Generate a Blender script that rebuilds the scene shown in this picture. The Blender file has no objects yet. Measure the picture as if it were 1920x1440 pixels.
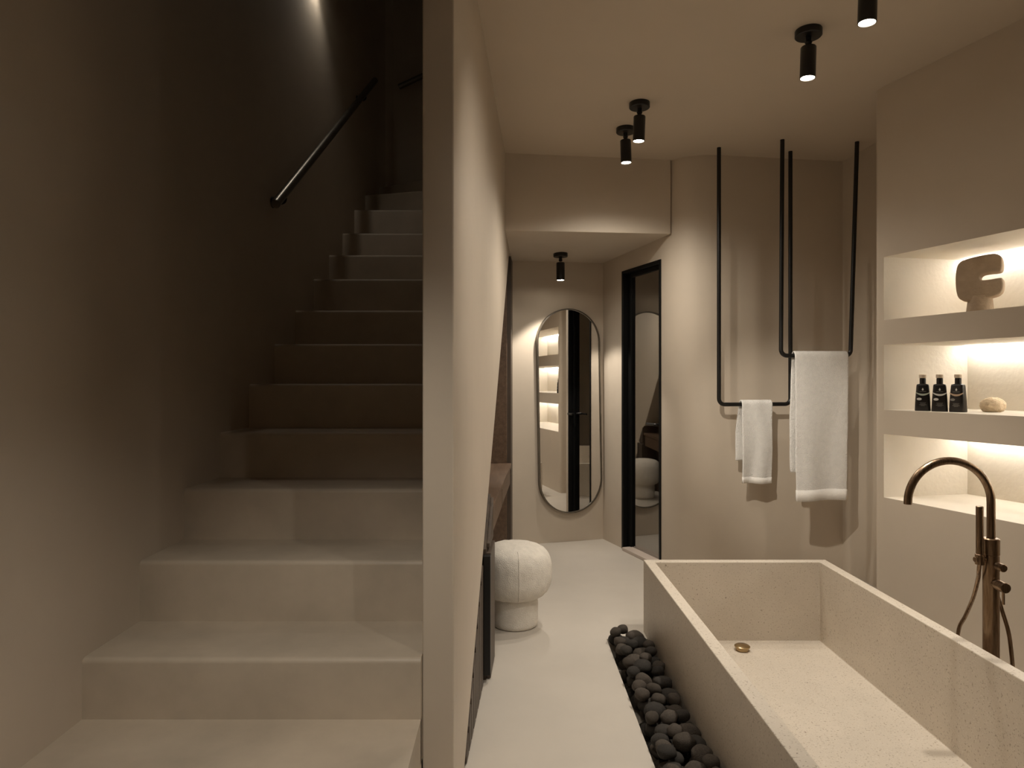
import bpy, bmesh, math, random
from mathutils import Vector, Matrix, noise
random.seed(7)
sc = bpy.context.scene
C = sc.collection

# ---------------------------------------------------------------- camera, world, exposure
CAMZ = 1.18                     # eye height above the bathroom floor
cam_d = bpy.data.cameras.new('camera'); cam = bpy.data.objects.new('camera', cam_d); C.objects.link(cam)
cam.location = (0, 0, CAMZ); cam.rotation_euler = (math.pi/2, 0, 0)
cam_d.sensor_width = 36; cam_d.lens = 24
cam_d.shift_x = 5/1920; cam_d.shift_y = -6/1920
cam_d.clip_start = 0.05
sc.camera = cam
w = bpy.data.worlds.new('world'); sc.world = w; w.use_nodes = True
w.node_tree.nodes['Background'].inputs[0].default_value = (0.02, 0.016, 0.012, 1)
w.node_tree.nodes['Background'].inputs[1].default_value = 0.3
sc.view_settings.view_transform = 'Standard'; sc.view_settings.look = 'None'
sc.view_settings.gamma = 1; sc.view_settings.use_curve_mapping = False
sc.view_settings.exposure = 0.72
sc.cycles.max_bounces = 14; sc.cycles.diffuse_bounces = 7; sc.cycles.blur_glossy = 0.5
LAMP = (1.0, 0.915, 0.80)        # warm lamp colour
P_MAIN, P_SOFFIT, P_ENTRY, P_STAIR, LED = 42, 21, 13, 2.8, 17

# ---------------------------------------------------------------- materials
def mat(name, col, rough=0.6, metal=0.0, var=0.08, vscale=2.5, bump=0.0, bscale=60, spec=0.5, col2=None, speck=None, stretch=None):
    m = bpy.data.materials.new(name); m.use_nodes = True
    nt = m.node_tree; N = nt.nodes; L = nt.links; b = N['Principled BSDF']
    b.inputs['Roughness'].default_value = rough; b.inputs['Metallic'].default_value = metal
    b.inputs['Specular IOR Level'].default_value = spec
    tc = N.new('ShaderNodeTexCoord'); out = tc.outputs['Object']
    if stretch:
        mp = N.new('ShaderNodeMapping'); mp.inputs['Scale'].default_value = stretch
        L.new(out, mp.inputs['Vector']); out = mp.outputs['Vector']
    n1 = N.new('ShaderNodeTexNoise'); n1.inputs['Scale'].default_value = vscale; n1.inputs['Detail'].default_value = 5
    n1.inputs['Roughness'].default_value = 0.6
    L.new(out, n1.inputs['Vector'])
    r = N.new('ShaderNodeValToRGB')
    c2 = col2 or tuple(min(1, c*(1+var)) for c in col); c1 = col if col2 else tuple(c*(1-var) for c in col)
    r.color_ramp.elements[0].position = 0.3; r.color_ramp.elements[1].position = 0.7
    r.color_ramp.elements[0].color = (*c1, 1); r.color_ramp.elements[1].color = (*c2, 1)
    L.new(n1.outputs['Fac'], r.inputs['Fac']); cur = r.outputs['Color']
    if speck:
        for (scl, thr, sc_col) in speck:
            v = N.new('ShaderNodeTexNoise'); v.inputs['Scale'].default_value = scl; v.inputs['Detail'].default_value = 2
            L.new(out, v.inputs['Vector'])
            rr = N.new('ShaderNodeValToRGB'); rr.color_ramp.elements[0].position = thr; rr.color_ramp.elements[1].position = thr+0.05
            rr.color_ramp.elements[0].color = (0, 0, 0, 1); rr.color_ramp.elements[1].color = (1, 1, 1, 1)
            L.new(v.outputs['Fac'], rr.inputs['Fac'])
            mx = N.new('ShaderNodeMixRGB'); mx.inputs['Color2'].default_value = (*sc_col, 1)
            L.new(rr.outputs['Color'], mx.inputs['Fac']); L.new(cur, mx.inputs['Color1']); cur = mx.outputs['Color']
    L.new(cur, b.inputs['Base Color'])
    if bump:
        n2 = N.new('ShaderNodeTexNoise'); n2.inputs['Scale'].default_value = bscale; n2.inputs['Detail'].default_value = 4
        L.new(out, n2.inputs['Vector'])
        bp = N.new('ShaderNodeBump'); bp.inputs['Strength'].default_value = bump; bp.inputs['Distance'].default_value = 0.01
        L.new(n2.outputs['Fac'], bp.inputs['Height']); L.new(bp.outputs['Normal'], b.inputs['Normal'])
    return m
def emis(name, col, s):
    m = bpy.data.materials.new(name); m.use_nodes = True; nt = m.node_tree
    nt.nodes.remove(nt.nodes['Principled BSDF']); e = nt.nodes.new('ShaderNodeEmission')
    e.inputs[0].default_value = (*col, 1); e.inputs[1].default_value = s
    nt.links.new(e.outputs[0], nt.nodes['Material Output'].inputs[0]); return m
M = {}
M['wall'] = mat('microcement_wall', (0.54, 0.465, 0.375), 0.62, var=0.05, vscale=1.8, bump=0.05, bscale=14)
M['niche'] = mat('pale_plaster', (0.68, 0.625, 0.54), 0.7, var=0.03, vscale=4, bump=0.14, bscale=45)
M['ceil'] = mat('ceiling_plaster', (0.53, 0.45, 0.355), 0.75, var=0.03, vscale=1.2)
M['floor'] = mat('microcement_floor', (0.50, 0.455, 0.395), 0.42, var=0.05, vscale=2.2, bump=0.03, bscale=9)
M['stair'] = mat('microcement_stair', (0.47, 0.40, 0.315), 0.5, var=0.13, vscale=3.5, bump=0.06, bscale=18)
M['stone'] = mat('quartz_stone', (0.58, 0.515, 0.43), 0.42, var=0.05, vscale=6, bump=0.03, bscale=200,
                 speck=[(150, 0.62, (0.36, 0.30, 0.23)), (260, 0.64, (0.68, 0.63, 0.55)), (60, 0.73, (0.26, 0.21, 0.16))])
M['black'] = mat('black_metal', (0.012, 0.011, 0.010), 0.38, metal=0.3, var=0.1)
M['blackframe'] = mat('black_frame', (0.004, 0.004, 0.004), 0.5, var=0.1, spec=0.2)
M['rail'] = mat('blackened_steel', (0.22, 0.20, 0.17), 0.36, metal=1.0, var=0.2, vscale=12)
M['bronze'] = mat('aged_bronze', (0.17, 0.112, 0.07), 0.32, metal=1.0, vscale=30, col2=(0.36, 0.26, 0.175), stretch=(6, 6, 0.5))
M['brass'] = mat('brass_drain', (0.45, 0.33, 0.18), 0.25, metal=1.0, var=0.1)
M['wood'] = mat('dark_walnut', (0.042, 0.029, 0.020), 0.5, vscale=9, col2=(0.088, 0.062, 0.043), stretch=(3, 3, 0.35), bump=0.1, bscale=40)
M['redwood'] = mat('brown_walnut', (0.085, 0.05, 0.030), 0.42, vscale=8, col2=(0.15, 0.095, 0.06), stretch=(5, 0.5, 5), bump=0.05, bscale=40)
M['boucle'] = mat('boucle', (0.76, 0.71, 0.63), 0.95, var=0.06, vscale=30, bump=0.45, bscale=230, spec=0.1)
M['towel'] = mat('terry', (0.86, 0.835, 0.79), 0.95, var=0.04, vscale=40, bump=0.9, bscale=230, spec=0.1)
M['hem'] = mat('towel_hem', (0.84, 0.81, 0.76), 0.93, var=0.03, vscale=60, bump=0.3, bscale=300, spec=0.1)
M['clay'] = mat('fired_clay', (0.40, 0.31, 0.225), 0.85, var=0.1, vscale=25, bump=0.25, bscale=90, spec=0.2)
M['sponge'] = mat('sponge', (0.80, 0.66, 0.48), 0.95, var=0.08, vscale=30, bump=0.8, bscale=80, spec=0.1)
M['bottle'] = mat('black_bottle', (0.014, 0.011, 0.009), 0.35, var=0.1)
M['cap'] = mat('pale_cap', (0.62, 0.51, 0.40), 0.6, var=0.08, vscale=60)
M['print_white'] = mat('print_white', (0.70, 0.69, 0.66), 0.6)
M['print_green'] = mat('print_green', (0.50, 0.55, 0.46), 0.6)
M['print_tan'] = mat('print_tan', (0.50, 0.36, 0.24), 0.6)
M['print_grey'] = mat('print_grey', (0.22, 0.21, 0.19), 0.6)
M['lens'] = emis('lamp_lens', (1.0, 0.90, 0.74), 30)
M['led'] = emis('led_glow', (1.0, 0.955, 0.88), LED)
M['pale_trim'] = mat('threshold_stone', (0.50, 0.42, 0.36), 0.4)
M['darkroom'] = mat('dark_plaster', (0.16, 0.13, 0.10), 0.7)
PEB = [mat('pebble_%d' % i, c, 0.7, vscale=9, col2=tuple(x*2.3 for x in c), bump=0.5, bscale=16, spec=0.3)
       for i, c in enumerate([(0.022, 0.0185, 0.015), (0.030, 0.0235, 0.0175), (0.016, 0.0135, 0.011), (0.040, 0.032, 0.025)])]
m = bpy.data.materials.new('mirror_glass'); m.use_nodes = True; b = m.node_tree.nodes['Principled BSDF']
b.inputs['Metallic'].default_value = 1; b.inputs['Roughness'].default_value = 0.01; b.inputs['Base Color'].default_value = (0.86, 0.85, 0.83, 1)
M['mirror'] = m
m = bpy.data.materials.new('tinted_glass'); m.use_nodes = True; nt = m.node_tree; nt.nodes.remove(nt.nodes['Principled BSDF'])
tr = nt.nodes.new('ShaderNodeBsdfTransparent'); tr.inputs[0].default_value = (0.34, 0.31, 0.28, 1)
gl = nt.nodes.new('ShaderNodeBsdfGlossy'); gl.inputs['Roughness'].default_value = 0.02; gl.inputs[0].default_value = (0.9, 0.88, 0.85, 1)
fr = nt.nodes.new('ShaderNodeFresnel'); fr.inputs[0].default_value = 2.2
mx = nt.nodes.new('ShaderNodeMixShader')
ad = nt.nodes.new('ShaderNodeMath'); ad.inputs[1].default_value = 0.24; nt.links.new(fr.outputs[0], ad.inputs[0]); nt.links.new(ad.outputs[0], mx.inputs[0]); nt.links.new(tr.outputs[0], mx.inputs[1]); nt.links.new(gl.outputs[0], mx.inputs[2])
nt.links.new(mx.outputs[0], nt.nodes['Material Output'].inputs[0]); M['glass'] = m

# ---------------------------------------------------------------- mesh helpers
def obj(name, bm, material, parent=None, smooth=False, bevel=0, bseg=2, loc=None, autosmooth=None):
    bmesh.ops.recalc_face_normals(bm, faces=bm.faces)
    me = bpy.data.meshes.new(name); bm.to_mesh(me); bm.free()
    o = bpy.data.objects.new(name, me); C.objects.link(o)
    me.materials.append(material)
    if smooth:
        for p in me.polygons: p.use_smooth = True
        if autosmooth is not None: me.set_sharp_from_angle(angle=math.radians(autosmooth))
    if parent: o.parent = parent
    if loc is not None: o.location = loc
    if bevel:
        md = o.modifiers.new('bevel', 'BEVEL'); md.width = bevel; md.segments = bseg; md.limit_method = 'ANGLE'; md.angle_limit = math.radians(35)
        md.harden_normals = False
    return o
def thing(name, label, cat, loc=(0, 0, 0), rz=0, group=None):
    o = bpy.data.objects.new(name, None); C.objects.link(o); o.empty_display_size = 0.05
    o.location = loc; o.rotation_euler = (0, 0, rz); tag(o, label, cat, group); return o
def tag(o, label, cat=None, group=None):
    o['label'] = label
    if cat: o['category'] = cat
    if group: o['group'] = group
    return o
def struct(o, label=None):
    o['kind'] = 'structure'
    if label: o['label'] = label
    return o
def box(bm, x0, x1, y0, y1, z0, z1):
    v = [bm.verts.new(p) for p in ((x0,y0,z0),(x1,y0,z0),(x1,y1,z0),(x0,y1,z0),(x0,y0,z1),(x1,y0,z1),(x1,y1,z1),(x0,y1,z1))]
    for f in ((0,3,2,1),(4,5,6,7),(0,1,5,4),(1,2,6,5),(2,3,7,6),(3,0,4,7)): bm.faces.new([v[i] for i in f])
    return v
def boxbm(*a):
    bm = bmesh.new(); box(bm, *a); return bm
def prism(bm, bottom, top):
    """solid between two equal-length loops of 3D points"""
    a = [bm.verts.new(p) for p in bottom]; c = [bm.verts.new(p) for p in top]; n = len(a)
    bm.faces.new(a); bm.faces.new(c)
    for i in range(n): bm.faces.new((a[i], a[(i+1) % n], c[(i+1) % n], c[i]))
def vprism(bm, pts, z0, z1):
    prism(bm, [(x, y, z0) for x, y in pts], [(x, y, z1) for x, y in pts])
def lathe(bm, prof, seg=32, mat4=None):
    rings = []
    for r, z in prof:
        if r < 1e-6: rings.append([bm.verts.new((0, 0, z))])
        else: rings.append([bm.verts.new((r*math.cos(2*math.pi*k/seg), r*math.sin(2*math.pi*k/seg), z)) for k in range(seg)])
    for a, c in zip(rings, rings[1:]):
        for k in range(seg):
            k2 = (k+1) % seg
            if len(a) == 1 and len(c) == 1: continue
            if len(a) == 1: bm.faces.new((a[0], c[k], c[k2]))
            elif len(c) == 1: bm.faces.new((a[k], a[k2], c[0]))
            else: bm.faces.new((a[k], a[k2], c[k2], c[k]))
    vs = [v for r in rings for v in r]
    if mat4 is not None: bmesh.ops.transform(bm, matrix=mat4, verts=vs)
    return vs
def cyl(bm, p0, p1, r, seg=24, ch=0.0, r2=None):
    p0 = Vector(p0); p1 = Vector(p1); d = p1-p0; L = d.length
    q = Vector((0, 0, 1)).rotation_difference(d).to_matrix().to_4x4()
    r2 = r if r2 is None else r2
    c = min(ch, L/3)
    prof = [(0, 0), (r-c, 0), (r, c), (r2, L-c), (r2-c, L), (0, L)] if c else [(0, 0), (r, 0), (r2, L), (0, L)]
    lathe(bm, prof, seg, Matrix.Translation(p0) @ q)
def tube(bm, pts, r, seg=16):
    pts = [Vector(p) for p in pts]; n = len(pts); rings = []
    t0 = (pts[1]-pts[0]).normalized()
    up = Vector((0, 0, 1)) if abs(t0.z) < 0.9 else Vector((0, 1, 0))
    nrm = t0.cross(up).normalized(); prev = t0
    for i, p in enumerate(pts):
        t = (pts[min(i+1, n-1)]-pts[max(i-1, 0)]).normalized()
        nrm = (prev.rotation_difference(t) @ nrm).normalized(); prev = t
        bn = t.cross(nrm)
        rings.append([bm.verts.new(p + r*(math.cos(2*math.pi*k/seg)*nrm + math.sin(2*math.pi*k/seg)*bn)) for k in range(seg)])
    for a, c in zip(rings, rings[1:]):
        for k in range(seg): bm.faces.new((a[k], a[(k+1) % seg], c[(k+1) % seg], c[k]))
    bm.faces.new(rings[0]); bm.faces.new(rings[-1])
def catmull(P, n=10):
    P = [Vector(p) for p in P]; P = [2*P[0]-P[1]] + P + [2*P[-1]-P[-2]]; out = []
    for i in range(1, len(P)-2):
        for k in range(n):
            t = k/n
            out.append(0.5*((2*P[i]) + (P[i+1]-P[i-1])*t + (2*P[i-1]-5*P[i]+4*P[i+1]-P[i+2])*t*t + (3*P[i]-P[i-1]-3*P[i+1]+P[i+2])*t**3))
    out.append(P[-2]); return out
def fillet(P, r, n=8):
    P = [Vector(p) for p in P]; out = [P[0]]
    for a, b_, c in zip(P, P[1:], P[2:]):
        u = (a-b_).normalized(); v = (c-b_).normalized(); ang = u.angle(v); d = r/math.tan(ang/2)
        s, e = b_+u*d, b_+v*d; cen = b_+(u+v).normalized()*(r/math.sin(ang/2))
        for k in range(n+1):
            w_ = (s-cen).normalized().slerp((e-cen).normalized(), k/n)*r; out.append(cen+w_)
    out.append(P[-1]); return out
def wall_path(name, pts, z0, z1, th, material, label):
    """vertical wall along a polyline, room on its left, thickness to the right"""
    n = len(pts); P = [Vector(p) for p in pts]; bm = bmesh.new(); fr, bk = [], []
    for i in range(n):
        d1 = (P[i]-P[i-1]).normalized() if i else (P[1]-P[0]).normalized()
        d2 = (P[i+1]-P[i]).normalized() if i < n-1 else d1
        d = (d1+d2).normalized(); nn = Vector((d.y, -d.x)) / max(0.3, d.dot(d1))
        fr.append(P[i]); bk.append(P[i]+nn*th)
    F = [(bm.verts.new((*p, z0)), bm.verts.new((*p, z1))) for p in fr]
    B = [(bm.verts.new((*p, z0)), bm.verts.new((*p, z1))) for p in bk]
    for i in range(n-1):
        bm.faces.new((F[i][0], F[i+1][0], F[i+1][1], F[i][1])); bm.faces.new((B[i][0], B[i][1], B[i+1][1], B[i+1][0]))
        bm.faces.new((F[i][1], F[i+1][1], B[i+1][1], B[i][1])); bm.faces.new((F[i][0], B[i][0], B[i+1][0], F[i+1][0]))
    bm.faces.new((F[0][0], F[0][1], B[0][1], B[0][0])); bm.faces.new((F[-1][0], B[-1][0], B[-1][1], F[-1][1]))
    return struct(obj(name, bm, material, smooth=True, autosmooth=25), label)

# ---------------------------------------------------------------- the setting
H = 2.544                       # bathroom ceiling
XL = -0.233                     # stair side of the partition
def xw(y): return -0.1505 + 0.0544*(y-1.8)      # bathroom side of the partition
TX0, TX1, TY0, TY1 = 0.6315, 1.488, 1.27, 3.215   # stone tub footprint
PX0, PY1 = 0.445, 3.12                             # pebble pit
bm = bmesh.new()
box(bm, -1.5, PX0, -1.6, 6.3, -0.2, 0)
box(bm, PX0, TX0, PY1, 6.3, -0.2, 0)
box(bm, TX0, 4.2, TY1, 6.3, -0.2, 0)
box(bm, TX1, 4.2, TY0, TY1, -0.2, 0)
box(bm, PX0, 4.2, -1.6, TY0, -0.2, 0)
struct(obj('floor', bm, M['floor']), 'smooth pale greige microcement bathroom floor')
struct(obj('floor_pit', boxbm(PX0-0.05, TX1+0.05, TY0-0.05, TY1+0.05, -0.25, -0.1), M['floor']), 'sunken recess in the floor under the tub and pebbles')
bm = bmesh.new()
vprism(bm, [(XL, 1.83), (-1.5, 1.2), (-1.5, -1.6), (4.2, -1.6), (4.2, 4.6), (XL, 4.6)], H, H+0.14)
struct(obj('ceiling', bm, M['ceil']), 'warm taupe plaster ceiling over the bath')
# walls of the stair
LW = [(-1.13, -1.6), (-1.13, 1.0), (-1.125, 2.4), (-1.112, 3.0), (-1.085, 3.6), (-1.06, 4.2), (-1.04, 4.7), (-1.022, 5.2)]
LWc = [(-1.022, 5.20), (-1.015, 5.33), (-0.985, 5.42), (-0.93, 5.455)]
wall_path('wall_left', list(reversed(LW)), 0, 5.0, 0.15, M['wall'], 'tall brown plaster wall beside the stairs').data.update()
wall_path('wall_stair_end', [(0.6, 5.46), (-0.93, 5.46)] + list(reversed(LWc[:-1])), 0, 5.0, 0.15, M['wall'], 'dark end wall where the stairs turn right')
# partition with the raking opening under the stairs
poly = [(1.83, 0), (2.056, 0), (4.57, 2.05), (5.0, 2.05), (5.0, 5.0), (1.83, 5.0)]
bm = bmesh.new(); prism(bm, [(XL, y, z) for y, z in poly], [(xw(y), y, z) for y, z in poly])
struct(obj('wall_partition', bm, M['wall'], bevel=0.004, bseg=2), 'plaster partition between the stairs and the bath, raked opening below')
# bulkhead over the dressing corner
fp = [(-0.06, 4.086, 2.081), (0.997, 4.217, 2.087), (0.72, 5.12, 2.058), (-0.02, 4.95, 2.036)]
bm = bmesh.new(); prism(bm, fp, [(x, y, H+0.05) for x, y, z in fp])
struct(obj('ceiling_bulkhead', bm, M['wall'], bevel=0.003), 'lowered plaster bulkhead above the mirror corner')
# mirror wall, turned a little towards the bath
mdir = Vector((1, 0.30)).normalized(); mA = Vector((0.70, 5.094))
p_l = mA - mdir*0.72; p_r = mA + mdir*0.15
wall_path('wall_mirror', [(p_r.x, p_r.y), (p_l.x, p_l.y)], 0, H, 0.12, M['wall'], 'short plaster wall carrying the tall mirror')
# door wall + rounded corner + towel wall
ddir = Vector((0.3364, -1)).normalized(); dn = Vector((-ddir.y, ddir.x))      # dn points into the wall
D0 = Vector((0.796, 4.808)); D1 = Vector((0.961, 4.317)); DTOP = 1.95
bm = bmesh.new()
def seg_prism(a, c, z0, z1, th=0.16):
    a = Vector(a); c = Vector(c); vprism(bm, [tuple(a), tuple(c), tuple(c+dn*th), tuple(a+dn*th)], z0, z1)
seg_prism(mA - ddir*0.02, D0, 0, H); seg_prism(D0, D1, DTOP, H)
struct(obj('wall_door', bm, M['wall']), 'plaster wall around the black framed glass door')
bez = []
A_, B_, C_ = D1, Vector((1.040, 4.088)), Vector((1.30, 4.132))
for k in range(17):
    t = k/16; bez.append(tuple(A_*(1-t)**2 + B_*2*t*(1-t) + C_*t*t))
wall_path('wall_towel', list(reversed(bez + [(1.6, 4.177), (2.074, 4.248)])), 0, H, 0.10, M['wall'], 'curved plaster wall behind the hanging towels')
wall_path('wall_side', [(2.132, 3.36), (2.098, 3.93), (2.070, 4.30)], 0, H, 0.12, M['wall'], 'narrow return wall beside the large towel')
# niche wall in its own axes: u along the wall towards the viewer, v into the wall
NO = Vector((1.718, 3.22)); NU = Vector((0.3134, -0.9496)); NV = Vector((0.9496, 0.3134))
def nw(u, v, z): p = NO + NU*u + NV*v; return (p.x, p.y, z)
NZ = [(0.640, 0.933), (1.046, 1.346), (1.462, 1.754)]; U0, U1, UB, VD, UL = 0.058, 1.80, 0.112, 0.455, 4.7
bm = bmesh.new()
def q(*ps): bm.faces.new([bm.verts.new(p) for p in ps])
R = 0.03; arc = [(R - R*math.sin(a), R - R*math.cos(a)) for a in [math.pi/2*k/6 for k in range(7)]]  # from front face round to end face
arc = [(0.0 + R*(1-math.sin(a)), R*(1-math.cos(a))) for a in [math.pi/2*k/6 for k in range(7)]]
for (ua, va), (ub, vb) in zip(arc, arc[1:]): q(nw(ua, va, 0), nw(ub, vb, 0), nw(ub, vb, H), nw(ua, va, H))
q(nw(0, R, 0), nw(0, 0.6, 0), nw(0, 0.6, H), nw(0, R, H))
q(nw(0, 0.6, 0), nw(UL, 0.6, 0), nw(UL, 0.6, H), nw(0, 0.6, H)); q(nw(UL, 0, 0), nw(UL, 0.6, 0), nw(UL, 0.6, H), nw(UL, 0, H))
for z in (0, H): q(nw(R, 0, z), nw(UL, 0, z), nw(UL, 0.6, z), nw(0, 0.6, z), nw(0, R, z))
q(nw(R, 0, 0), nw(U0, 0, 0), nw(U0, 0, H), nw(R, 0, H)); q(nw(U1, 0, 0), nw(UL, 0, 0), nw(UL, 0, H), nw(U1, 0, H))
zz = [0] + [z for p in NZ for z in p] + [H]
for k in range(0, 8, 2): q(nw(U0, 0, zz[k]), nw(U1, 0, zz[k]), nw(U1, 0, zz[k+1]), nw(U0, 0, zz[k+1]))
bmesh.ops.remove_doubles(bm, verts=bm.verts, dist=1e-5)
nwall = struct(obj('wall_niche', bm, M['wall'], smooth=True, autosmooth=35), 'plaster wall with three lit niches beside the tub')
for z0, z1 in NZ:
    bm = bmesh.new(); e = 0.0
    a = [nw(U0, e, z0), nw(U1, e, z0), nw(U1, VD, z0), nw(UB, VD, z0)]; c = [p[:2]+(z1,) for p in a]
    bm.faces.new([bm.verts.new(p) for p in a]); bm.faces.new([bm.verts.new(p) for p in c])
    for i, j in ((1, 2), (2, 3), (3, 0)): bm.faces.new([bm.verts.new(p) for p in (a[i], a[j], c[j], c[i])])
    bmesh.ops.remove_doubles(bm, verts=bm.verts, dist=1e-5)
    o = obj('niche_lining', bm, M['niche'], nwall); o['label'] = 'pale rough plaster lining of a niche'
# room behind the camera
struct(obj('wall_rear', boxbm(-1.5, 4.2, -1.75, -1.6, 0, H+0.1), M['wall']), 'plaster wall behind the viewer')

# ---------------------------------------------------------------- door
door = thing('door_1', 'black framed tinted glass door in the angled wall', None); struct(door)
TH = 0.065
def dpt(s, d, z): p = D0 + (D1-D0).normalized()*s + dn*d; return (p.x, p.y, z)
DW = (D1-D0).length
def dbox(s0, s1, d0, d1, z0, z1):
    b_ = bmesh.new()
    prism(b_, [dpt(s0, d0, z0), dpt(s1, d0, z0), dpt(s1, d1, z0), dpt(s0, d1, z0)], [dpt(s0, d0, z1), dpt(s1, d0, z1), dpt(s1, d1, z1), dpt(s0, d1, z1)])
    return b_
obj('frame_jamb', dbox(-0.002, 0.022, -0.006, TH+0.03, 0, DTOP), M['blackframe'], door, bevel=0.002)
obj('frame_jamb', dbox(DW-0.022, DW-0.002, -0.006, TH+0.03, 0, DTOP), M['blackframe'], door, bevel=0.002)
obj('frame_head', dbox(0.022, DW-0.022, -0.006, TH+0.03, DTOP-0.022, DTOP), M['blackframe'], door, bevel=0.002)
leaf = obj('door_leaf', dbox(0.022, 0.066, TH-0.035, TH, 0.005, DTOP-0.022), M['blackframe'], door, bevel=0.002)
obj('stile', dbox(DW-0.045, DW-0.022, TH-0.035, TH, 0.005, DTOP-0.022), M['blackframe'], leaf, bevel=0.002)
obj('rail', dbox(0.066, DW-0.045, TH-0.035, TH, DTOP-0.05, DTOP-0.022), M['blackframe'], leaf, bevel=0.002)
obj('pane', dbox(0.066, DW-0.045, TH-0.022, TH-0.014, 0.005, DTOP-0.05), M['glass'], leaf)
bm = bmesh.new(); hp = Vector(dpt(DW-0.036, TH-0.035, 0.90)); out_ = Vector((-dn.x, -dn.y, 0)); al = Vector((-ddir.x, -ddir.y, 0))
cyl(bm, hp, hp+out_*0.05, 0.009, 16); tube(bm, fillet([hp+out_*0.045, hp+out_*0.05+al*0.012, hp+out_*0.05+al*0.11], 0.004), 0.008, 12)
obj('handle', bm, M['black'], leaf, smooth=True, autosmooth=40)
obj('threshold', dbox(0.05, DW-0.004, -0.03, 0.05, 0.0, 0.022), M['pale_trim'], door, bevel=0.003)
# small dark room behind the glass
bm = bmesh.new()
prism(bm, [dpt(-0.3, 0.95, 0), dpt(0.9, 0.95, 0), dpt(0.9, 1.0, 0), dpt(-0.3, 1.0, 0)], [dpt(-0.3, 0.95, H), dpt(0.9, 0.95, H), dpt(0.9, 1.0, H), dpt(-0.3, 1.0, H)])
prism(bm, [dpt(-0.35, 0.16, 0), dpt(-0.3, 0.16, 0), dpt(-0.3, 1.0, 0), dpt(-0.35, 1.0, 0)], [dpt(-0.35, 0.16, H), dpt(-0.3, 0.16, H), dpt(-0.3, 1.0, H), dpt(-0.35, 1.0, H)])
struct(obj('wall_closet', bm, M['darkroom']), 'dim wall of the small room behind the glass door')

# ---------------------------------------------------------------- stairs
stairs = thing('staircase', 'brown microcement staircase climbing between plaster walls', 'stairs', (0, 0, 0))
SY = [1.24, 1.52] + [1.80+0.28*n for n in range(11)]
SZ = [r + CAMZ for r in (-1.045, -0.893, -0.7327, -0.549, -0.3743, -0.2001, -0.0137, 0.1725, 0.3589, 0.561, 0.7449, 0.9349, 1.1536)]
def lwx(y):
    P = LW
    for (xa, ya), (xb, yb) in zip(P, P[1:]):
        if ya <= y <= yb: return xa+(xb-xa)*(y-ya)/(yb-ya)
    return P[-1][0]
def step(front, back, z0, z1):
    """front/back: lists of (x, y) left to right"""
    bm = bmesh.new(); loop = front + list(reversed(back)); vprism(bm, loop, z0, z1)
    nose = [e for e in bm.edges if all(abs(v.co.z-z1) < 1e-6 for v in e.verts) and all(any((v.co.xy-Vector(f)).length < 1e-6 for f in front) for v in e.verts)]
    bmesh.ops.bevel(bm, geom=nose, offset=0.014, segments=4, affect='EDGES', profile=0.5)
    return obj('step', bm, M['stair'], stairs, smooth=True, autosmooth=40)
n11 = [(-1.06, 4.897), (-0.233, 4.659)]; n12 = [(-1.06, 5.354), (-0.233, 4.885)]
for i, (y, z) in enumerate(zip(SY, SZ)):
    zb = max(0.0, (SZ[i-1] if i else 0.0)-0.12)
    xr = XL-0.0005
    wl, wr = lwx(y), None
    if i < len(SY)-1:
        yb = SY[i+1]+0.015
        step([(lwx(y), y), (xr, y)], [(lwx(yb), yb), (xr, yb)], zb, z)
    else:
        step([(lwx(y), y), (xr, y)], [(-1.05, n11[0][1]+0.02), (xr, n11[1][1]+0.02)], zb, z)
z11 = 1.3306+CAMZ; z12 = 1.51+CAMZ
step([(-1.036, 4.89), n11[1]], [(-1.02, 5.36), (XL, n12[1][1]+0.02)], SZ[-1]-0.1, z11)
step([(-1.016, 5.329), n12[1]], [(-1.0, 5.43), (XL, 5.44)], z11-0.1, z12)

# ---------------------------------------------------------------- hand rails
def handrail(label, p0, p1, wall_n, off, spots):
    p0 = Vector(p0); p1 = Vector(p1); wall_n = Vector(wall_n).normalized()
    t = thing('handrail', label, 'handrail', tuple(p0)); d = p1-p0
    bm = bmesh.new(); cyl(bm, (0, 0, 0), d, 0.021, 24, 0.003); obj('rail', bm, M['rail'], t, smooth=True, autosmooth=40)
    for s in spots:
        b_ = d*s; bm = bmesh.new(); side = d.normalized().cross(wall_n)
        dn_ = Vector((0, 0, -1))
        tube(bm, catmull([b_+dn_*0.018, b_+dn_*0.05-wall_n*0.005, b_+dn_*0.062-wall_n*off*0.5, b_+dn_*0.055-wall_n*(off-0.004)], 6), 0.006, 10)
        o = obj('bracket', bm, M['black'], t, smooth=True)
        bm = bmesh.new(); cyl(bm, b_+dn_*0.055-wall_n*off, b_+dn_*0.055-wall_n*(off-0.007), 0.026, 20, 0.002)
        obj('rosette', bm, M['black'], o, smooth=True, autosmooth=40)
    return t
handrail('dark metal handrail climbing along the tall left wall', (-1.046, 3.05, 0.789+CAMZ), (-0.969, 4.93, 2.17+CAMZ), (1, 0.04, 0), 0.064, (0.07, 0.86))
handrail('short visible dark handrail on the end wall at the stair turn', (-0.872, 5.385, 2.318+CAMZ), (-0.22, 5.385, 2.62+CAMZ), (0, -1, 0), 0.075, (0.45,))

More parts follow.
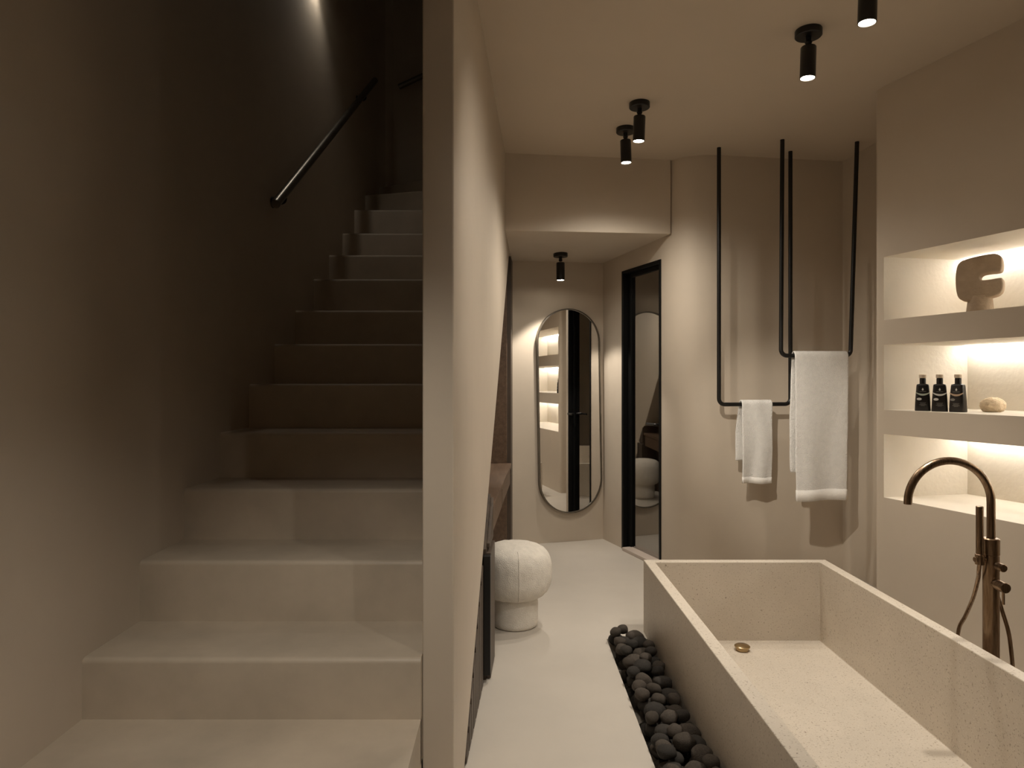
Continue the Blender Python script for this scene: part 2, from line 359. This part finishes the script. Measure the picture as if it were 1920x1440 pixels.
# ---------------------------------------------------------------- stone bath tub
tub = thing('bathtub', 'rectangular beige stone bathtub sunk beside dark pebbles', 'bathtub', ((TX0+TX1)/2, (TY0+TY1)/2, -0.1))
RIM, INF, TK = 0.338, -0.028, 0.046
bm = bmesh.new(); ox, oy, oz = tub.location
def P(x, y, z): return bm.verts.new((x-ox, y-oy, z-oz))
o0 = [P(x, y, -0.1) for x, y in ((TX0, TY0), (TX1, TY0), (TX1, TY1), (TX0, TY1))]
o1 = [P(x, y, RIM) for x, y in ((TX0, TY0), (TX1, TY0), (TX1, TY1), (TX0, TY1))]
i1 = [P(x, y, RIM) for x, y in ((TX0+TK, TY0+TK), (TX1-TK, TY0+TK), (TX1-TK, TY1-TK), (TX0+TK, TY1-TK))]
i0 = [P(x, y, INF) for x, y in ((TX0+TK, TY0+TK), (TX1-TK, TY0+TK), (TX1-TK, TY1-TK), (TX0+TK, TY1-TK))]
bm.faces.new(o0); bm.faces.new(i0)
for k in range(4):
    j = (k+1) % 4
    bm.faces.new((o0[k], o0[j], o1[j], o1[k])); bm.faces.new((o1[k], o1[j], i1[j], i1[k])); bm.faces.new((i1[k], i1[j], i0[j], i0[k]))
obj('basin', bm, M['stone'], tub, bevel=0.003)
bm = bmesh.new(); lathe(bm, [(0, 0), (0.026, 0), (0.026, 0.012), (0.0, 0.012)], 28)
dr = obj('drain', bm, M['brass'], tub, smooth=True, autosmooth=40, loc=(1.044-ox, 3.06-oy, INF-oz)); dr['label'] = 'round brass pop-up drain'
bm = bmesh.new(); lathe(bm, [(0, 0.012), (0.030, 0.012), (0.034, 0.016), (0.034, 0.020), (0.028, 0.024), (0, 0.026)], 28)
obj('plug_cap', bm, M['brass'], dr, smooth=True, autosmooth=50)

# ---------------------------------------------------------------- floor-standing tap
FX, FY = 1.570, 2.225
tap = thing('bath_tap', 'aged bronze floor-standing bath tap with hand shower beside the tub', 'tap', (FX, FY, 0))
def part(name, fn, parent, m_='bronze', **k):
    global bm
    bm = bmesh.new(); fn(bm); return obj(name, bm, M[m_], parent, smooth=True, autosmooth=40, **k)
part('base_plate', lambda b_: cyl(b_, (0, 0, 0), (0, 0, 0.012), 0.055, 32, 0.003), tap)
col = part('column', lambda b_: cyl(b_, (0, 0, 0.01), (0, 0, 0.615), 0.0235, 32, 0.002), tap)
part('collar', lambda b_: cyl(b_, (0, 0, 0.612), (0, 0, 0.668), 0.0245, 32, 0.003), tap)
ra, zc = 0.1355, 0.784
sp = [(0, 0, 0.66), (0, 0, 0.72), (0, 0, 0.76)] + [(-ra+ra*math.cos(a), 0, zc+ra*math.sin(a)) for a in [math.pi*k/28 for k in range(29)]] + [(-2*ra, 0, zc-0.006)]
part('spout', lambda b_: tube(b_, sp, 0.0125, 20), tap)
hs = Vector((-0.044, -0.010, 0.588))
part('hand_shower', lambda b_: cyl(b_, hs, hs+Vector((0, 0, 0.186)), 0.0108, 20, 0.002), tap)
part('shower_holder', lambda b_: (cyl(b_, hs+Vector((-0.016, 0, 0.012)), (0, 0, 0.60), 0.009, 16, 0.001), cyl(b_, hs+Vector((0, 0, -0.004)), hs+Vector((0, 0, 0.03)), 0.0135, 16, 0.001)), tap)
hose = catmull([hs, (-0.040, 0.0, 0.56), (-0.025, 0.025, 0.528), (-0.007, 0.075, 0.4505), (0.0065, 0.135, 0.367), (0.009, 0.175, 0.30), (0.018, 0.19, 0.18), (0.045, 0.15, 0.05), (0.075, 0.08, 0.02), (0.085, 0.02, 0.14), (0.062, 0.0, 0.33), (0.040, 0.006, 0.43), (0.020, 0.01, 0.50)], 10)
part('hose', lambda b_: tube(b_, hose, 0.0062, 12), tap)
kd = Vector((-0.05, -1, 0)).normalized()
part('diverter_knob', lambda b_: (cyl(b_, kd*0.02+Vector((0, 0, 0.585)), kd*0.034+Vector((0, 0, 0.585)), 0.006, 14), cyl(b_, kd*0.032+Vector((0, 0, 0.585)), kd*0.062+Vector((0, 0, 0.585)), 0.0125, 20, 0.0015)), tap)
kn = part('mixer_knob', lambda b_: (cyl(b_, kd*0.018+Vector((0, 0, 0.525)), kd*0.034+Vector((0, 0, 0.525)), 0.0135, 18), cyl(b_, kd*0.033+Vector((0, 0, 0.525)), kd*0.072+Vector((0, 0, 0.525)), 0.0165, 24, 0.0015)), tap)
part('lever', lambda b_: cyl(b_, kd*0.06+Vector((0, 0, 0.512)), kd*0.06+Vector((0, 0, 0.470)), 0.0042, 12, 0.001), kn)

# ---------------------------------------------------------------- ceiling spotlights
def spot(x, y, zc_, label, power, tilt=(0, 0), cone=70, blend=0.6, aim=None):
    t = thing('ceiling_spotlight', label, 'lamp', (x, y, zc_), 0, 'black cylinder ceiling spotlights')
    part('ceiling_plate', lambda b_: lathe(b_, [(0, 0), (0.049, 0), (0.050, -0.002), (0.050, -0.024), (0.047, -0.027), (0, -0.027)], 40), t, 'black')
    part('knuckle', lambda b_: (cyl(b_, (0, 0, -0.027), (0, 0, -0.046), 0.011, 16), lathe(b_, [(0, -0.060), (0.010, -0.057), (0.014, -0.048), (0.010, -0.040), (0, -0.038)], 16)), t, 'black')
    tb = part('lamp_tube', lambda b_: lathe(b_, [(0, 0), (0.027, 0), (0.029, -0.003), (0.029, -0.121), (0.026, -0.122), (0.026, -0.112), (0, -0.112)], 36), t, 'black', loc=(0, 0, -0.066))
    tb.rotation_euler = (tilt[0], tilt[1], 0)
    if aim: tb.rotation_euler = (Vector(aim)-Vector((x, y, zc_-0.066))).to_track_quat('-Z', 'Y').to_euler()
    part('lens', lambda b_: lathe(b_, [(0, -0.1125), (0.0255, -0.1125), (0.0255, -0.1175), (0.022, -0.1205), (0, -0.1215)], 32), tb, 'lens')
    ld = bpy.data.lights.new('spot_beam', 'SPOT'); ld.energy = power; ld.color = LAMP; ld.spot_size = math.radians(cone); ld.spot_blend = blend
    ld.shadow_soft_size = 0.024
    lo = bpy.data.objects.new('spot_beam', ld); C.objects.link(lo); lo.parent = tb; lo.location = (0, 0, -0.150)
    return t
spot(1.1636, 2.655, H, 'black ceiling spotlight with round plate nearest the towel racks', P_MAIN, (0.0, 0.03), 80, 1.0)
spot(1.180, 2.245, H, 'black ceiling spotlight cut off by the top of the picture', P_MAIN, (0.0, 0.03), 80, 1.0)
spot(0.639, 3.35, H, 'black ceiling spotlight overlapping its neighbour, the nearer of the close pair', P_MAIN*0.46, (0.03, 0.03), 156, 1.0)
spot(0.627, 3.684, H, 'black ceiling spotlight before the bulkhead, the farther of the close pair', P_MAIN*0.46, (0.0, -0.03), 156, 1.0)
spot(0.3555, 4.74, 2.066, 'black spotlight under the low bulkhead above the oval mirror', P_SOFFIT, (0, 0), 94, 0.3)
spot(1.26, 0.30, H, 'black ceiling spotlight over the entry behind the viewer', P_ENTRY, cone=47, blend=1.0, aim=(-0.32, 1.9, 0.38))
spot(0.90, 1.30, H, 'added black ceiling spotlight brightening the partition, out of the picture', 36, cone=66, blend=1.0, aim=(-0.1, 2.95, 1.2))  # unseen spotlight added to brighten the partition face
spot(0.15, 1.62, H, 'added black ceiling spotlight brightening the towels, out of the picture', 112, cone=26, blend=1.0, aim=(1.58, 3.9, 0.90))  # extra lamp, never in view, put in to light the towels
spot(-0.20, 0.50, H, 'black ceiling spotlight lighting the foot of the stairs, behind the viewer', 46, cone=64, blend=1.0, aim=(-0.34, 1.52, 0.25))
# small wall downlight high above the stairs
wl_ = thing('wall_downlight', 'small black downlight high on the stair wall', 'lamp', (-1.085, 3.75, 3.47))
part('housing', lambda b_: cyl(b_, (0.055, 0, 0), (0.055, 0, 0.11), 0.036, 28, 0.003), wl_, 'black')
part('wall_plate', lambda b_: cyl(b_, (0.0, 0, 0.055), (0.022, 0, 0.055), 0.04, 24, 0.002), wl_, 'black')
part('lens', lambda b_: cyl(b_, (0.055, 0, -0.004), (0.055, 0, 0.001), 0.030, 24), wl_, 'lens')
ld = bpy.data.lights.new('downlight_beam', 'SPOT'); ld.energy = P_STAIR; ld.color = LAMP; ld.spot_size = math.radians(110); ld.spot_blend = 0.9; ld.shadow_soft_size = 0.03
lo = bpy.data.objects.new('downlight_beam', ld); C.objects.link(lo); lo.parent = wl_; lo.location = (0.06, 0, -0.03)

# ---------------------------------------------------------------- niche LED strips
for (z0, z1), lb in zip(NZ, ('bottom', 'middle', 'top')):
    bm = bmesh.new()
    prism(bm, [nw(UB+0.02, VD-0.05, z1-0.012), nw(U1-0.02, VD-0.05, z1-0.012), nw(U1-0.02, VD-0.035, z1-0.012), nw(UB+0.02, VD-0.035, z1-0.012)],
          [nw(UB+0.02, VD-0.05, z1-0.002), nw(U1-0.02, VD-0.05, z1-0.002), nw(U1-0.02, VD-0.035, z1-0.002), nw(UB+0.02, VD-0.035, z1-0.002)])
    tag(obj('led_strip', bm, M['led']), 'glowing warm light strip along the top of the %s niche' % lb, 'light strip', 'niche light strips')

# ---------------------------------------------------------------- towel racks and towels
def rack(label, a, b_, zb, a2=None, b2=None):
    a = Vector((*a, H)); b_ = Vector((*b_, H)); a2 = Vector((*(a2 or a.xy), zb)); b2 = Vector((*(b2 or b_.xy), zb))
    bm = bmesh.new(); tube(bm, fillet([a, a2, b2, b_], 0.035, 10), 0.0118, 18)
    return tag(obj('towel_rack', bm, M['black'], smooth=True, autosmooth=50), label, 'towel rack', 'ceiling-hung towel racks')
rack('black U-shaped ceiling-hung rack holding the small towel', (1.2266, 3.995), (1.6716, 4.06), 1.0415)
rack('black U-shaped ceiling-hung rack holding the large towel', (1.545, 3.863), (1.985, 3.897), 1.3225, (1.537, 3.863), (1.946, 3.894))
def towel(label, a, b_, zr, zf, zb, seed, back_shift=0.0, flare=0.0):
    """a->b_: where the towel lies on the bar; front flap down to zf, back flap to zb"""
    a = Vector(a); b_ = Vector(b_); u = (b_-a).normalized(); n = Vector((u.y, -u.x))  # n towards the viewer
    r = 0.0122+0.010; prof = []      # (offset along n, z, side)
    K = 26
    for k in range(K+1): t = k/K; prof.append((r*0.9 + 0.004*math.sin(t*3), zf+(zr-zf)*t, 1-t, 1))
    for k in range(1, 9): an = math.pi*k/9; prof.append((r*0.9*math.cos(an), zr+r*math.sin(an), 0, 0))
    for k in range(K+1): t = k/K; prof.append((-r*0.9, zr-(zr-zb)*t, t, -1))
    NUU = 28; bm = bmesh.new(); W = (b_-a).length; rows = []
    for off, z, dep, side in prof:
        row = []
        for k in range(NUU+1):
            s = k/NUU
            wv = 0.007*dep*math.sin(s*9+seed+1.5*dep)+0.004*noise.noise(Vector((s*3, z*4, seed)))
            ed = 0.004*noise.noise(Vector((z*6, seed+9, s)))
            ss = W*s + ed + flare*dep*(s-0.4)*(1 if side > 0 else 0.6) + (back_shift*min(1, dep*2) if side < 0 else 0)
            p = a + u*ss + n*(off + (wv if side >= 0 else -abs(wv)*0.4))
            row.append(bm.verts.new((p.x, p.y, z + 0.004*math.sin(s*5+seed)*dep)))
        rows.append(row)
    for r0, r1 in zip(rows, rows[1:]):
        for k in range(NUU): bm.faces.new((r0[k], r0[k+1], r1[k+1], r1[k]))
    hem = bmesh.new(); hr = []
    for row in rows[:3]: hr.append([hem.verts.new(Vector(v.co)+Vector((n.x, n.y, 0))*0.0006) for v in row])
    for r0, r1 in zip(hr, hr[1:]):
        for k in range(NUU): hem.faces.new((r0[k], r0[k+1], r1[k+1], r1[k]))
    t = thing('towel', label, 'towel', (0, 0, 0))
    o = obj('cloth', bm, M['towel'], t, smooth=True); md = o.modifiers.new('thick', 'SOLIDIFY'); md.thickness = 0.010; md.offset = 0
    sb = o.modifiers.new('sub', 'SUBSURF'); sb.levels = 1; sb.render_levels = 1
    h = obj('hem', hem, M['hem'], t, smooth=True); md = h.modifiers.new('thick', 'SOLIDIFY'); md.thickness = 0.0115; md.offset = 0
    return t
towel('small white terry towel hanging on the lower black rack', (1.358, 4.014), (1.546, 4.042), 1.0415, 0.578, 0.705, 1.0, -0.02, 0.0)
towel('large white terry towel hanging on the right-hand black rack', (1.607, 3.868), (1.920, 3.890), 1.3225, 0.503, 0.66, 4.2, -0.012, -0.02)

# ---------------------------------------------------------------- oval mirror
mc = mA - mdir*0.277; mn = Vector((mdir.y, -mdir.x))     # mn towards the room
mir = thing('pill_mirror', 'tall pill-shaped mirror with thin dark frame on the end wall', 'mirror', (mc.x+mn.x*0.002, mc.y+mn.y*0.002, CAMZ-0.22))
ang = math.atan2(mdir.y, mdir.x)
mir.rotation_euler = Matrix.Rotation(ang, 3, 'Z').to_euler()
def pill(w_, h_, n=28):
    r = w_/2; hh = h_/2-r
    return [(r*math.cos(math.pi*k/n), hh+r*math.sin(math.pi*k/n)) for k in range(n+1)] + [(-r*math.cos(math.pi*k/n), -hh-r*math.sin(math.pi*k/n)) for k in range(n+1)]
tl = math.radians(1.0)
def rot(p): return (p[0]*math.cos(tl)-p[1]*math.sin(tl), p[0]*math.sin(tl)+p[1]*math.cos(tl))
MW, MH = 0.492, 1.495
outp = [rot(p) for p in pill(MW, MH)]; inp = [rot(p) for p in pill(MW-0.018, MH-0.018)]
bm = bmesh.new(); n_ = len(outp)
of = [bm.verts.new((x, -0.034, z)) for x, z in outp]; ob = [bm.verts.new((x, 0, z)) for x, z in outp]
nf = [bm.verts.new((x, -0.034, z)) for x, z in inp]; nb = [bm.verts.new((x, -0.024, z)) for x, z in inp]
for k in range(n_):
    j = (k+1) % n_
    bm.faces.new((of[k], of[j], ob[j], ob[k])); bm.faces.new((of[k], of[j], nf[j], nf[k])); bm.faces.new((nf[k], nf[j], nb[j], nb[k]))
obj('frame', bm, M['rail'], mir, smooth=True, autosmooth=40)
bm = bmesh.new(); prism(bm, [(x, -0.026, z) for x, z in inp], [(x, -0.002, z) for x, z in inp])
obj('glass', bm, M['mirror'], mir)

# ---------------------------------------------------------------- boucle stool
stool = thing('stool', 'cream bouclé mushroom stool on the floor beside dark wood joinery', 'stool', (0.028, 3.31, 0))
def fuzzy(bm, amp, sc_):
    bm.normal_update()
    for v in bm.verts: v.co += v.normal*amp*noise.noise(v.co*sc_)
bm = bmesh.new()
lathe(bm, [(0, 0.0), (0.100, 0.0), (0.108, 0.006), (0.110, 0.02)] + [(0.110, 0.02+0.13*k/12) for k in range(1, 13)] + [(0.10, 0.155), (0, 0.155)], 72)
fuzzy(bm, 0.0015, 60); obj('pedestal', bm, M['boucle'], stool, smooth=True)
seat = []
for k in range(41):
    a = -math.pi/2 + math.pi*k/40; c_, s_ = math.cos(a), math.sin(a)
    r = 0.178*math.copysign(abs(c_)**0.58, c_); z = 0.262+0.132*math.copysign(abs(s_)**0.72, s_); seat.append((max(r, 0), z))
seat[0] = (0, seat[0][1]); seat[-1] = (0, seat[-1][1])
bm = bmesh.new(); lathe(bm, seat, 110); fuzzy(bm, 0.0025, 45)
cu = obj('cushion', bm, M['boucle'], stool, smooth=True)
bm = bmesh.new(); tube(bm, [((r+0.0005)*math.sin(0.10), -(r+0.0005)*math.cos(0.10), z) for r, z in seat[8:34] if r > 0.02], 0.0022, 8)
obj('seam', bm, M['boucle'], cu, smooth=True)

# ---------------------------------------------------------------- wood joinery under the stairs
XB = XL + 0.011
def zs(y): return max(0.0, (y-2.056)*0.8154)-0.004
def jprism(bm, poly, x0f, x1f):
    prism(bm, [(x0f(y), y, z) for y, z in poly], [(x1f(y), y, z) for y, z in poly])
bx_ = lambda y: XB
back = bmesh.new(); jprism(back, [(2.09, 0), (4.87, 0), (4.87, 2.04), (4.56, 2.04), (2.09, zs(2.09))], lambda y: XL+0.001, lambda y: XB-0.001)
tag(obj('back_panel', back, M['wood']), 'dark walnut back panel lining the recess under the stairs', 'panel')
cab = thing('fluted_cabinet', 'dark walnut cabinet with ribbed front under the raking wall', 'cabinet', (0, 0, 0))
bm = bmesh.new(); jprism(bm, [(2.09, 0), (2.67, 0), (2.67, zs(2.67)), (2.09, zs(2.09))], bx_, lambda y: xw(y)-0.016); obj('body', bm, M['black'], cab)  # body painted black to put shade in the grooves between slats
y = 2.095; pitch = 0.0695
while y+0.055 < 2.66:
    bm = bmesh.new(); y1 = y+0.057
    jprism(bm, [(y, 0.004), (y1, 0.004), (y1, zs(y1)-0.002), (y, zs(y)-0.002)], lambda yy: xw(yy)-0.0165, lambda yy: xw(yy)+0.004)
    obj('slat', bm, M['wood'], cab, bevel=0.002, bseg=1); y += pitch
bm = bmesh.new(); jprism(bm, [(2.662, 0.03), (2.690, 0.03), (2.690, 0.497), (2.662, 0.497)], lambda yy: xw(yy)+0.002, lambda yy: xw(yy)+0.030)
obj('dark_edge_bar', bm, M['black'], cab, bevel=0.002)  # black bar standing in for the dark upright line at the cabinet edge
tall = thing('side_cabinet', 'smooth walnut cabinet between the ribbed front and the stool', 'cabinet', (0, 0, 0))
bm = bmesh.new(); jprism(bm, [(2.693, 0), (2.916, 0), (2.916, zs(2.916)), (2.693, zs(2.693))], bx_, lambda yy: xw(yy)+0.010); obj('body', bm, M['wood'], tall)
bm = bmesh.new(); jprism(bm, [(2.70, 0.004), (2.912, 0.004), (2.912, 0.50), (2.70, 0.50)], lambda yy: xw(yy)+0.010, lambda yy: xw(yy)+0.028); obj('door', bm, M['wood'], tall, bevel=0.002)
bm = bmesh.new(); jprism(bm, [(2.72, 0.515), (2.912, 0.515), (2.912, zs(2.912)-0.01), (2.72, zs(2.72)-0.005)], lambda yy: xw(yy)+0.010, lambda yy: xw(yy)+0.022); obj('door', bm, M['wood'], tall, bevel=0.002)
desk = thing('dressing_shelf', 'brown walnut dressing shelf with drawer above the stool', 'shelf', (0, 0, 0))
bm = bmesh.new(); jprism(bm, [(2.918, 0.60), (4.60, 0.60), (4.60, 0.625), (2.918, 0.625)], bx_, lambda yy: xw(yy)+0.012); obj('top', bm, M['redwood'], desk, bevel=0.002)
bm = bmesh.new(); jprism(bm, [(2.918, 0.485), (4.60, 0.485), (4.60, 0.598), (2.918, 0.598)], bx_, lambda yy: xw(yy)-0.012); obj('apron', bm, M['redwood'], desk)
for ya in (2.95, 3.78):
    bm = bmesh.new(); jprism(bm, [(ya, 0.489), (ya+0.80, 0.489), (ya+0.80, 0.596), (ya, 0.596)], lambda yy: xw(yy)-0.012, lambda yy: xw(yy)+0.004); obj('drawer', bm, M['redwood'], desk, bevel=0.002)
ep = thing('end_panel', 'tall narrow dark wood panel standing beside the mirror wall', 'panel', (0, 0, 0))
bm = bmesh.new(); jprism(bm, [(4.66, 0), (4.87, 0), (4.87, 2.03), (4.66, 2.03)], bx_, lambda yy: xw(yy)+0.006); obj('board', bm, M['wood'], ep, bevel=0.002)
bm = bmesh.new(); jprism(bm, [(4.61, 0), (4.655, 0), (4.655, 2.03), (4.61, 2.03)], bx_, lambda yy: xw(yy)-0.02); obj('edge_strip', bm, M['redwood'], ep, bevel=0.002)

# ---------------------------------------------------------------- clay sculpture in the top niche
sx, sy = 2.000, 2.90
scu = thing('sculpture', 'abstract clay head sculpture with a side slot in the top niche', 'sculpture', (sx, sy, NZ[2][0]))
scu.rotation_euler = (0, 0, -math.atan2(sx, sy)-0.12)
pl = [(660,205),(700,176),(780,160),(870,152),(910,162),(928,190),(932,240),(926,278),(905,290),(850,292),(812,298),(796,318),(808,340),(860,340),(915,334),(932,342),(937,385),(930,430),(905,458),(860,472),(800,476),(740,486),(695,486),(662,462),(647,410),(641,330),(646,258)]
k_ = 0.000566; pts = [((x-790)*k_, (590-y)*k_) for x, y in pl]
closed = pts[-2:] + pts + pts[:3]
dense = catmull([(x, z, 0) for x, z in closed], 4)
pts = [(p.x, p.y) for p in dense[8:8+4*len(pts)]]
bm = bmesh.new(); n_ = len(pts); nor = []
for i in range(n_):                     # clockwise outline: right-hand normals point into the clay
    d = Vector(pts[(i+1) % n_])-Vector(pts[i-1]); nor.append(Vector((d.y, -d.x)).normalized())
rings = []; TKH, RR = 0.036, 0.0065
for k in range(13):
    a = -math.pi/2 + math.pi*k/12
    ins = RR*(1-math.cos(a)); yy = math.copysign(TKH-RR, math.sin(a))*(1 if abs(math.sin(a)) > 1e-6 else 0) + RR*math.sin(a)
    rings.append([bm.verts.new((pts[i][0]+nor[i].x*ins, yy, pts[i][1]+nor[i].y*ins)) for i in range(n_)])
for a, c in zip(rings, rings[1:]):
    for i in range(n_): bm.faces.new((a[i], a[(i+1) % n_], c[(i+1) % n_], c[i]))
for r_ in (rings[0], rings[-1]):
    f = bm.faces.new(r_); f.normal_update(); bmesh.ops.triangulate(bm, faces=[f], ngon_method='EAR_CLIP')
obj('head', bm, M['clay'], scu, smooth=True, autosmooth=60)
part('neck', lambda b_: lathe(b_, [(0, 0), (0.050, 0), (0.051, 0.004), (0.046, 0.05), (0.042, 0.078), (0, 0.082)], 32), scu, 'clay')

# ---------------------------------------------------------------- bottles and sponge in the middle niche
def bottle(x, y, face, band, label, last):
    t = thing('bottle', label, 'bottle', (x, y, NZ[1][0]), face, 'black bottles in the middle niche')
    bm = bmesh.new(); rows = []
    prof = [(0.0, 0.0300, 0.022), (0.003, 0.0312, 0.023), (0.06, 0.0285, 0.021), (0.112, 0.0245, 0.018), (0.118, 0.0225, 0.0165), (0.121, 0.012, 0.012)]
    for z, hw, hd in prof:
        row = []
        for k in range(32):
            a = 2*math.pi*k/32; c_, s_ = math.cos(a), math.sin(a); e_ = 0.45
            row.append(bm.verts.new((hw*math.copysign(abs(c_)**e_, c_), hd*math.copysign(abs(s_)**e_, s_), z)))
        rows.append(row)
    for a, c in zip(rows, rows[1:]):
        for k in range(32): bm.faces.new((a[k], a[(k+1) % 32], c[(k+1) % 32], c[k]))
    bm.faces.new(rows[0]); bm.faces.new(rows[-1]); body = obj('body', bm, M['bottle'], t, smooth=True, autosmooth=45)
    part('neck', lambda b_: cyl(b_, (0, 0, 0.119), (0, 0, 0.146), 0.0125, 24, 0.002), t, 'bottle')
    part('cap', lambda b_: cyl(b_, (0, 0, 0.146), (0, 0, 0.162), 0.0145, 24, 0.002), t, 'cap')
    def hd_at(z): 
        for (za, _, a), (zb, _, c) in zip(prof, prof[1:]):
            if za <= z <= zb: return a+(c-a)*(z-za)/(zb-za)
        return 0.02
    def strip(name, P_, m_):                      # thin print on the front face; P_: closed loop of (x, z)
        b_ = bmesh.new(); prism(b_, [(px, -hd_at(pz)-0.0006, pz) for px, pz in P_], [(px, -hd_at(pz)+0.002, pz) for px, pz in P_])
        obj(name, b_, M[m_], body)
    N_ = 14; up = []; dn2 = []
    for k in range(N_+1):
        s = -0.0255+0.051*k/N_; mid = 0.078-0.010*(1-(s/0.0265)**2) + 0.004
        th_ = 0.0015+0.0028*(1-(s/0.027)**2); up.append((s, mid+th_)); dn2.append((s, mid-th_))
    strip('band', up+dn2[::-1], band)
    strip('emblem', [(0, 0.103), (0.0025, 0.098), (0.004, 0.094), (0.0015, 0.0925), (0.001, 0.0905), (-0.001, 0.0905), (-0.0015, 0.0925), (-0.004, 0.094), (-0.0025, 0.098)], 'print_white')
    strip('name_line', [(-0.013, 0.0855), (0.013, 0.0855), (0.013, 0.0872), (-0.013, 0.0872)], 'print_grey')
    strip('oval_tag', [(-0.0135+0.0095*math.cos(a), 0.053+0.0055*math.sin(a)) for a in [2*math.pi*k/20 for k in range(20)]], 'print_grey' if last else 'print_white')
    for i, (zz_, w_) in enumerate(((0.036, 0.012), (0.031, 0.010), (0.027, 0.014), (0.023, 0.008))):
        strip('text_line', [(-w_, zz_), (w_, zz_), (w_, zz_+0.0014), (-w_, zz_+0.0014)], 'print_grey')
    return t
fc = lambda x, y: -math.atan2(x, y)
bottle(1.847, 3.05, fc(1.847, 3.05)+0.0, 'print_green', 'black bottle with greenish-white band, farthest left in the middle niche', False)
bottle(1.885, 2.99, fc(1.885, 2.99)+0.0, 'print_white', 'black bottle with white band between the two other bottles', False)
bottle(1.925, 2.928, fc(1.922, 2.93)-0.36, 'print_tan', 'black bottle with tan band, nearest the sponge', True)
bm = bmesh.new(); bmesh.ops.create_icosphere(bm, subdivisions=5, radius=1)
for v in bm.verts:
    p = v.co.copy(); k_ = 1+0.08*noise.noise(p*1.6+Vector((3, 1, 5)))+0.07*noise.noise(p*4.2)+0.03*noise.noise(p*9)
    v.co = Vector((p.x*0.049*k_, p.y*0.042*k_, max(-0.028, p.z*0.036*k_)+0.028))
sp_ = obj('sponge', bm, M['sponge'], smooth=True, loc=(2.075, 2.93, NZ[1][0])); tag(sp_, 'round peach-coloured bath sponge on the middle niche shelf', 'sponge')

# ---------------------------------------------------------------- pebbles beside the tub
prot = []
for s in range(8):
    bm = bmesh.new(); bmesh.ops.create_icosphere(bm, subdivisions=3, radius=1); rs = random.Random(50+s)
    o_ = Vector((rs.random()*9, rs.random()*9, rs.random()*9))
    for v in bm.verts:
        p = v.co.copy(); v.co = p*(1+0.16*noise.noise(p*1.1+o_)+0.04*noise.noise(p*3+o_))
    bmesh.ops.recalc_face_normals(bm, faces=bm.faces)
    me = bpy.data.meshes.new('pebble'); bm.to_mesh(me); bm.free()
    for p in me.polygons: p.use_smooth = True
    me.materials.append(PEB[s % 4]); prot.append(me)
FL = 0.80; placed = []; rp = random.Random(11)
def rest(x, y, r):
    z = -0.1/FL + r
    for (X, Y, Z, R_) in placed:
        d2 = (x-X)**2+(y-Y)**2; s = (r+R_)*0.96
        if d2 < s*s: z = max(z, Z+math.sqrt(s*s-d2))
    return z
y_near = 1.62
for it in range(420):
    r = rp.uniform(0.026, 0.046); best = None
    for k in range(60):
        x = rp.uniform(PX0+r*1.1, TX0-r*1.08); y = rp.uniform(y_near, PY1-r*1.02); z = rest(x, y, r)
        if best is None or z < best[0]: best = (z, x, y)
    z, x, y = best
    if (z+r)*FL > 0.078: continue
    placed.append((x, y, z, r))
for i, (x, y, z, r) in enumerate(placed):
    o = bpy.data.objects.new('pebble', prot[rp.randrange(8)]); C.objects.link(o)
    o.location = (x, y, z*FL); e_ = rp.uniform(0.84, 1.14); o.scale = (r*e_*0.97, r/e_*0.95, r*FL*rp.uniform(0.9, 1.0)); o.rotation_euler = (0, 0, rp.uniform(0, 6.28))
    tone = ('charcoal', 'brown', 'near-black', 'taupe')[prot.index(o.data) % 4]
    across = 'against the tub' if x > 0.575 else ('by the floor edge' if x < 0.505 else 'in mid-strip')
    along = 'far end' if y > 2.75 else ('middle stretch' if y > 2.25 else 'near end')
    layer = 'topmost' if (z+r)*FL > 0.035 else 'low-lying'
    tag(o, '%s %s %s pebble %s, %s of the pebble bed' % (layer, 'small' if r < 0.034 else 'large', tone, across, along), 'pebble', 'dark pebbles beside the tub')
